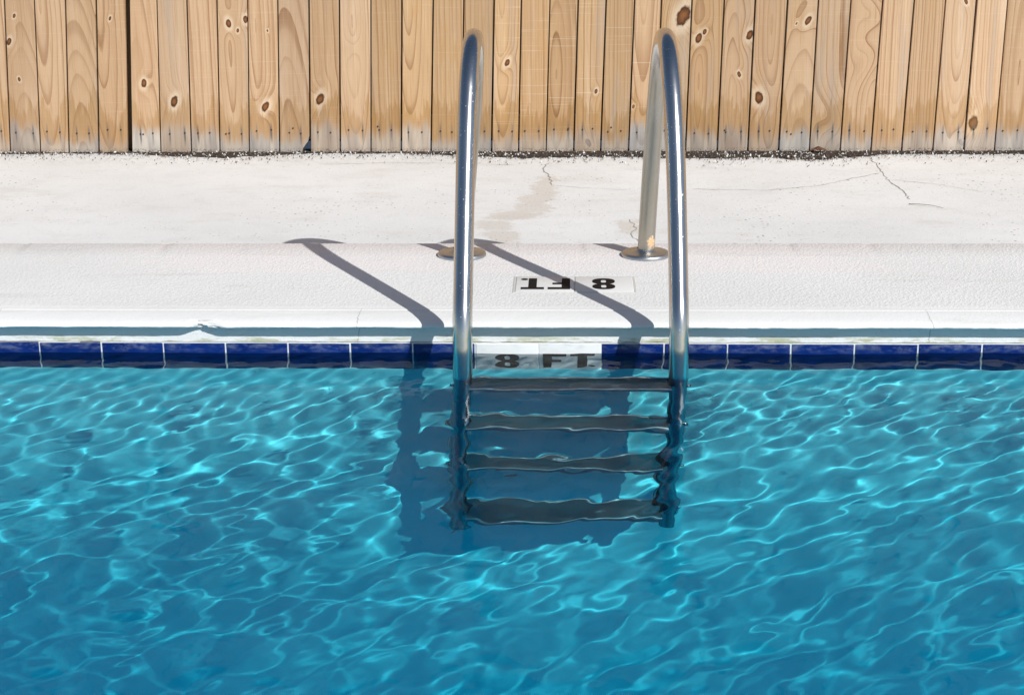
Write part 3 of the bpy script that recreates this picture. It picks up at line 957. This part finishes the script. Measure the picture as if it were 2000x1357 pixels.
for i in range(len(GAPS) - 1):
    (xa, la), (xb, lb) = GAPS[i], GAPS[i + 1]
    ga = 0.0085 if abs(xa + 1.7056) < 1e-3 else 0.0028
    gb = 0.0105 if abs(xb + 1.7056) < 1e-3 else 0.0028
    lean = (la + lb) / 2
    bx0, bx1 = xa + ga * prn.uniform(.8, 1.3), xb - gb * prn.uniform(.8, 1.3)
    cx = (bx0 + bx1) / 2
    zb = 0.001 + prn.uniform(-0.001, 0.0045)
    yo = prn.uniform(-0.0022, 0.0022)
    top_z = H_FENCE + prn.uniform(-0.012, 0.012)

    def edge(x, l, z):
        return x - cx + l * z
    tx0, tx1 = edge(bx0, la, top_z), edge(bx1, lb, top_z)
    if i < FIRST or i > len(GAPS) - 65:
        tx0, tx1 = edge(bx0, lean, top_z), edge(bx1, lean, top_z)
    wtop = tx1 - tx0
    if wtop < 0.05:
        tx0, tx1 = (tx0 + tx1) / 2 - 0.045, (tx0 + tx1) / 2 + 0.045
    outline = [(edge(bx0, la, 0), zb), (edge(bx1, lb, 0), zb)]
    if abs(xb + 1.0041) < 1e-3:       # the picket with the broken lower corner
        outline = [(edge(bx0, la, 0), zb), (edge(bx1, lb, 0) - 0.031, zb), (edge(bx1, lb, 0) - 0.026, 0.021), (edge(bx1, lb, 0) - 0.016, 0.035), (edge(bx1, lb, 0) - 0.006, 0.044), (edge(bx1, lb, 0), 0.066)]
    outline += [(tx1, top_z - 0.035), (tx1 - 0.03, top_z), (tx0 + 0.03, top_z), (tx0, top_z - 0.035)]
    bm = bmesh.new()
    fr = [bm.verts.new((x, -PT / 2, z)) for x, z in outline]
    bk = [bm.verts.new((x, PT / 2, z)) for x, z in outline]
    f0 = bm.faces.new(fr)
    bm.faces.new(bk[::-1])
    n = len(outline)
    for j in range(n):
        bm.faces.new((fr[j], bk[j], bk[(j + 1) % n], fr[(j + 1) % n]))
    bmesh.ops.bevel(bm, geom=list(f0.edges), offset=0.0016, segments=2, affect='EDGES', profile=0.5)
    p = from_bm('picket', bm, M_wood, fence, loc=(cx, yo, 0), rot=(prn.uniform(-.003, .003), 0, prn.uniform(-.02, .02)))
    p['seed'] = prn.uniform(0, 10)
    straight = prn.random() < 0.5
    sg = prn.choice((-1, 1))
    p['pith'] = [sg * prn.uniform(0.05, 0.12) if straight else prn.uniform(-.02, .02), prn.uniform(0.0, 0.05) if straight else prn.uniform(0.02, 0.07),
                 prn.uniform(-0.02, 0.02) if straight else prn.uniform(0.06, 0.15) * (1 if prn.random() < 0.25 else -1)]
    orange = 0.75 if (0.62 > cx > -1.0 and prn.random() < 0.7) else prn.uniform(0.0, 0.35)
    p['tone'] = [orange, prn.uniform(0.011, 0.020), 1.0 if -0.35 < cx < 0.35 else 0.35]
    b = prn.uniform(0.92, 1.17)
    wv = prn.uniform(-0.02, 0.02)
    if cx > 1.4:
        b *= 1.06
    p['half'] = (bx1 - bx0) / 2
    p['lean'] = lean
    p['tint'] = [b * (1 + wv), b, b * (1 - wv)]
    ks = [kn for kn in KNOTS if bx0 - 0.004 < kn[0] - lean * kn[1] < bx1 + 0.004][:3]
    for j in range(3):
        if j < len(ks):
            kx, kz, kr = ks[j]
            p['knot%d' % (j + 1)] = [kx - cx, kz - FAR_Z, kr]
        else:
            p['knot%d' % (j + 1)] = [0.0, -5.0, 0.0]
    w = bx1 - bx0
    nz = 0.083 + prn.uniform(-.009, .009)
    n1, n2 = -w * prn.uniform(.18, .30), w * prn.uniform(.16, .32)
    p['nails'] = [n1 + lean * nz, n2 + lean * nz, nz]
    if -2.4 < cx < 2.0:
        extra_n = [(prn.uniform(-w * .3, w * .3), nz + prn.uniform(-.012, .02))] if prn.random() < 0.35 else []
        for nxp, nzz in [(n1, nz), (n2, nz + prn.uniform(-.004, .004))] + extra_n:
            mesh_ob('nail', nail_me, None, p, loc=(nxp + lean * nzz, -PT / 2 - 0.0008, nzz))
# two rails behind the pickets and the posts that carry them
M_rail = flat('fence_rail_wood', (0.24, 0.16, 0.09), 0.85)
for z0 in (0.05, 1.18, 2.15):
    box_ob('fence_rail', (-9.8, PT / 2 + 0.004, z0), (-1.735, PT / 2 + 0.042, z0 + 0.089), M_rail, fence)
    box_ob('fence_rail', (-1.675, PT / 2 + 0.004, z0), (9.0, PT / 2 + 0.042, z0 + 0.089), M_rail, fence)
for xp in (-9.04, -6.6, -4.15, -1.705, 0.74, 3.2, 5.6, 8.0):
    box_ob('fence_post', (xp - 0.045, PT / 2 + 0.043, -0.06), (xp + 0.045, PT / 2 + 0.133, 2.3), M_rail, fence)

# ------------------------------------------------------------------ dirt, gravel, leaf, twig at the foot of the fence
edge_pts = [(-3.7465, 2.554), (-2.2063, 2.5665), (-1.8212, 2.5602), (-1.7036, 2.5488), (-1.5329, 2.4998), (-1.2905, 2.4728), (-1.1239, 2.5248), (-1.0105, 2.5571), (-0.6244, 2.5488), (-0.3185, 2.4863), (-0.1623, 2.4499), (0.1041, 2.4759), (0.4163, 2.4655), (0.5859, 2.4239), (0.7431, 2.4655), (0.9054, 2.4083), (1.0272, 2.4499), (1.2322, 2.529), (1.7067, 2.5123), (2.2895, 2.5331), (3.4343, 2.5436)]


def edge_y(x):
    for (a, ya), (b, yb) in zip(edge_pts, edge_pts[1:]):
        if a <= x <= b:
            return ya + (yb - ya) * (x - a) / (b - a)
    return 2.29


bm = bmesh.new()
prev = None
for x in np.arange(-3.6, 3.3, 0.012):
    y0 = edge_y(x) + mnoise.noise((x * 14, 0, 3)) * 0.022 + mnoise.noise((x * 60, 1, 3)) * 0.012
    y0 = min(y0 + 0.030 + 0.03 * mnoise.noise((x * 4, 7, 2)), Y_FENCE - 0.012)
    h = 0.004 + 0.004 * abs(mnoise.noise((x * 20, 3, 7)))
    a = bm.verts.new((x, y0, FAR_Z + 0.0015))
    b = bm.verts.new((x, (y0 + Y_FENCE) / 2, FAR_Z + h))
    c = bm.verts.new((x, Y_FENCE + 0.05, FAR_Z + h + 0.001))
    if prev:
        bm.faces.new((prev[0], a, b, prev[1]))
        bm.faces.new((prev[1], b, c, prev[2]))
    prev = (a, b, c)
soil = setting(from_bm('soil_strip', bm, M_soil, smooth=True))


def chips(name, label, n, cols, size, yfun, seed):
    r = random.Random(seed)
    V, F, MI = [], [], []
    base = [Vector(v) for v in ((1, 0, 0), (-1, 0, 0), (0, 1, 0), (0, -1, 0), (0, 0, 1), (0, 0, -1))]
    fc = [(0, 2, 4), (2, 1, 4), (1, 3, 4), (3, 0, 4), (2, 0, 5), (1, 2, 5), (3, 1, 5), (0, 3, 5)]
    for _ in range(n):
        q = yfun(r)
        if q is None:
            continue
        x, y = q
        s = size * r.uniform(0.4, 1.0) ** 1.5 * 1.5
        M = Euler((r.uniform(0, 6), r.uniform(0, 6), r.uniform(0, 6))).to_matrix()
        o = len(V)
        sc3 = Vector((r.uniform(.7, 1.4), r.uniform(.6, 1.1), r.uniform(.4, .8)))
        for b in base:
            v = M @ Vector((b.x * sc3.x * r.uniform(.8, 1.2), b.y * sc3.y * r.uniform(.8, 1.2), b.z * sc3.z * r.uniform(.8, 1.2))) * s
            V.append((x + v.x, y + v.y, FAR_Z + s * 0.45 + v.z + 0.003))
        mi = r.choices(range(len(cols)), weights=[c[1] for c in cols])[0]
        for f in fc:
            F.append([o + t for t in f])
            MI.append(mi)
    me = bpy.data.meshes.new(name)
    me.from_pydata(V, [], F)
    for c in cols:
        me.materials.append(c[0])
    me.polygons.foreach_set('material_index', MI)
    o = mesh_ob(name, me)
    return tag(o, label, 'gravel', kind='stuff')


C_w = flat('white_chip', (0.72, 0.70, 0.66), 0.8)
C_g = flat('grey_chip', (0.36, 0.34, 0.31), 0.85)
C_b = flat('brown_chip', (0.13, 0.09, 0.065), 0.9)
C_k = flat('dark_chip', (0.035, 0.028, 0.024), 0.9)


def on_soil(r):
    x = r.uniform(-2.6, 2.2)
    y0 = edge_y(x)
    if r.random() > 0.10 + ((Y_FENCE - y0) / 0.17) ** 1.5 * (0.6 + 0.9 * mnoise.noise((x * 5, 2, 2))):
        return None
    return x, min(y0 + (Y_FENCE - y0) * r.random() ** 0.8 - 0.005, Y_FENCE - 0.014)


def off_soil(r):
    x = r.uniform(-2.5, 2.1)
    return x, edge_y(x) - abs(r.gauss(0, 0.07)) + 0.01


chips('gravel', 'loose white and brown grit in the dark dirt at the foot of the wooden fence', 7500, [(C_w, 2), (C_g, 3), (C_b, 4), (C_k, 5)], 0.0040, on_soil, 3)
chips('scattered_grit', 'sparse dark grit scattered on the white deck just in front of the fence', 1100, [(C_w, 2), (C_g, 2), (C_b, 4), (C_k, 3)], 0.0030, off_soil, 8)

# curled brown leaf against the fence
bm = bmesh.new()
nl, nw = 12, 5
gl = []
for i in range(nl + 1):
    t = i / nl
    hw = 0.017 * math.sin(math.pi * min(1, t * 0.97 + 0.02)) ** 0.7 + 0.0006
    row = []
    for j in range(nw):
        s = (j / (nw - 1) - 0.5) * 2
        z = 0.005 * s * s + 0.005 * math.sin(t * 3.0) + 0.002 * math.sin(9 * t + 3 * s)
        row.append(bm.verts.new(((t - 0.5) * 0.060, s * hw, z)))
    gl.append(row)
for a, b in zip(gl, gl[1:]):
    for j in range(nw - 1):
        bm.faces.new((a[j], a[j + 1], b[j + 1], b[j]))
bmesh.ops.solidify(bm, geom=bm.faces[:], thickness=0.0006)
kk = NT('dry_leaf')
_co = kk.objco()
M_leaf = kk.fin(kk.ramp(kk.noise(_co, 90, 3, 0.6), [(0.3, (0.16, 0.065, 0.04)), (0.7, (0.36, 0.17, 0.10))]), 0.7)
leaf = from_bm('dead_leaf', bm, M_leaf, smooth=True, loc=(0.9408, 2.5644, FAR_Z + 0.012), rot=(0.12, -0.08, -0.2))
tag(leaf, 'curled reddish brown dead leaf lying in the grit at the foot of the fence', 'leaf')

bm = bmesh.new()
tube(bm, catmull([(-0.052, 0.032, 0.0), (-0.02, 0.012, 0.0035), (0.015, -0.009, 0.004), (0.05, -0.03, 0.0)], 5), lambda i: 0.0016 * (1 - 0.03 * i), 6)
twig = from_bm('twig', bm, flat('grey_twig', (0.30, 0.27, 0.24), 0.9), smooth=True, loc=(1.176, 1.6277, FAR_Z + 0.0025))
tag(twig, 'thin straight grey twig lying alone on the white deck at the end of a crack', 'twig')

# ------------------------------------------------------------------ the ladder
ladder = bpy.data.objects.new('pool_ladder', None)
COL.objects.link(ladder)
ladder.location = (0, 0, 0)
tag(ladder, 'stainless steel pool ladder with two arched handrails going down into the blue water', 'ladder')
TR = 0.0236
LEAN = 0.021
LEG_Y = -0.171


def leg_x(x, z):
    return x + LEAN * (z + 0.095) * (1 if z < 0 else 0.3)


for s, (xf, xa, xb) in enumerate(((-0.2535, -0.243, -0.301), (0.256, 0.236, 0.208))):
    pts = [(leg_x(xf, z), LEG_Y, z) for z in (-1.045, -0.8, -0.4, -0.15)]
    for yy, zz, kf in ((-0.170, -0.06, 0), (-0.165, -0.02, 0), (-0.147, 0.045, 0), (-0.100, 0.125, .02), (-0.03, 0.25, .08), (0.035, 0.375, .2), (0.09, 0.485, .4), (0.145, 0.567, .65), (0.21, 0.618, .85), (0.285, 0.637, 1.0),
                       (0.365, 0.627, 1.03), (0.44, 0.592, 1.08), (0.505, 0.535, 1.15), (0.553, 0.45, 1.27), (0.583, 0.34, 1.45), (0.603, 0.2, 1.68), (0.613, 0.08, 1.86), (0.617, -0.02, 2)):
        pts.append((xf + (xa - xf) * kf if kf <= 1 else xa + (xb - xa) * (kf - 1), yy, zz))
    bm = bmesh.new()
    tube(bm, catmull(pts, 8), TR, 40)
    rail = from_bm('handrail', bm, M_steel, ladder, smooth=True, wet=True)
    sharp(rail, 50)
    # escutcheon plate where the rail enters the slab
    bm = bmesh.new()
    lathe(bm, [(TR + 0.0005, 0.0215), (TR + 0.003, 0.0195), (0.031, 0.0150), (0.045, 0.0128), (0.0590, 0.0118), (0.0630, 0.0108), (0.0660, 0.0085), (0.0672, 0.0050), (0.0672, 0.0006)], 64)
    fl = from_bm('flange', bm, M_steel2, rail, smooth=True, loc=(xb + 0.0005, 0.617, 0.0))
    sharp(fl, 40)
    # rubber foot resting against the wall
    bm = bmesh.new()
    tube(bm, [Vector((leg_x(xf, -1.015), y, -1.015)) for y in (LEG_Y + 0.018, LEG_Y + 0.05, -0.03, -0.008)], 0.016, 16)
    from_bm('rubber_foot', bm, M_rubber, rail, smooth=True, wet=True)

for i, z in enumerate((-0.163, -0.432, -0.697, -0.962)):
    x0, x1 = leg_x(-0.2535, z) + TR - 0.006, leg_x(0.256, z) - TR + 0.006
    # pressed tread: ribbed top with turned-down front and back
    wY, hZ = 0.043, 0.020
    yc = LEG_Y - 0.0005
    prof = [(-wY, -hZ), (-wY, -0.006), (-wY + 0.002, -0.002), (-wY + 0.006, 0.0)]
    prof += [(wY - 0.006, 0.0), (wY - 0.002, -0.002), (wY, -0.006), (wY, -hZ)]
    bm = bmesh.new()
    inner = [(y * 0.965, zz - 0.0025) for y, zz in prof][::-1]
    ring = prof + inner
    A = [bm.verts.new((x0, yc + y, z + zz)) for y, zz in ring]
    B = [bm.verts.new((x1, yc + y, z + zz)) for y, zz in ring]
    n = len(ring)
    for j in range(n):
        bm.faces.new((A[j], A[(j + 1) % n], B[(j + 1) % n], B[j]))
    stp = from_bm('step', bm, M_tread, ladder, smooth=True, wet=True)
    sharp(stp, 30)
    for sy_, zz in ((-1, -0.002), (1, -0.002)):          # half-round strips added to draw bright highlights along both long edges
        bm = bmesh.new()
        n_ = 12
        ra = [[bm.verts.new((xx, yc + sy_ * (wY + 0.0005) + 0.0045 * math.cos(2 * math.pi * q / n_), z + zz + 0.0045 * math.sin(2 * math.pi * q / n_))) for q in range(n_)] for xx in (x0, x1)]
        for q in range(n_):
            bm.faces.new((ra[0][q], ra[0][(q + 1) % n_], ra[1][(q + 1) % n_], ra[1][q]))
        from_bm('edge_glint_strip', bm, M_steel2, stp, smooth=True, wet=True)
    for sx, xx in ((-1, leg_x(-0.2535, z) - TR), (1, leg_x(0.256, z) + TR)):
        bm = bmesh.new()
        r_ = bmesh.ops.create_cone(bm, cap_ends=True, segments=12, radius1=0.0085, radius2=0.0065, depth=0.010)
        bmesh.ops.rotate(bm, verts=bm.verts[:], cent=(0, 0, 0), matrix=Matrix.Rotation(R_(90 * sx), 3, 'Y'))
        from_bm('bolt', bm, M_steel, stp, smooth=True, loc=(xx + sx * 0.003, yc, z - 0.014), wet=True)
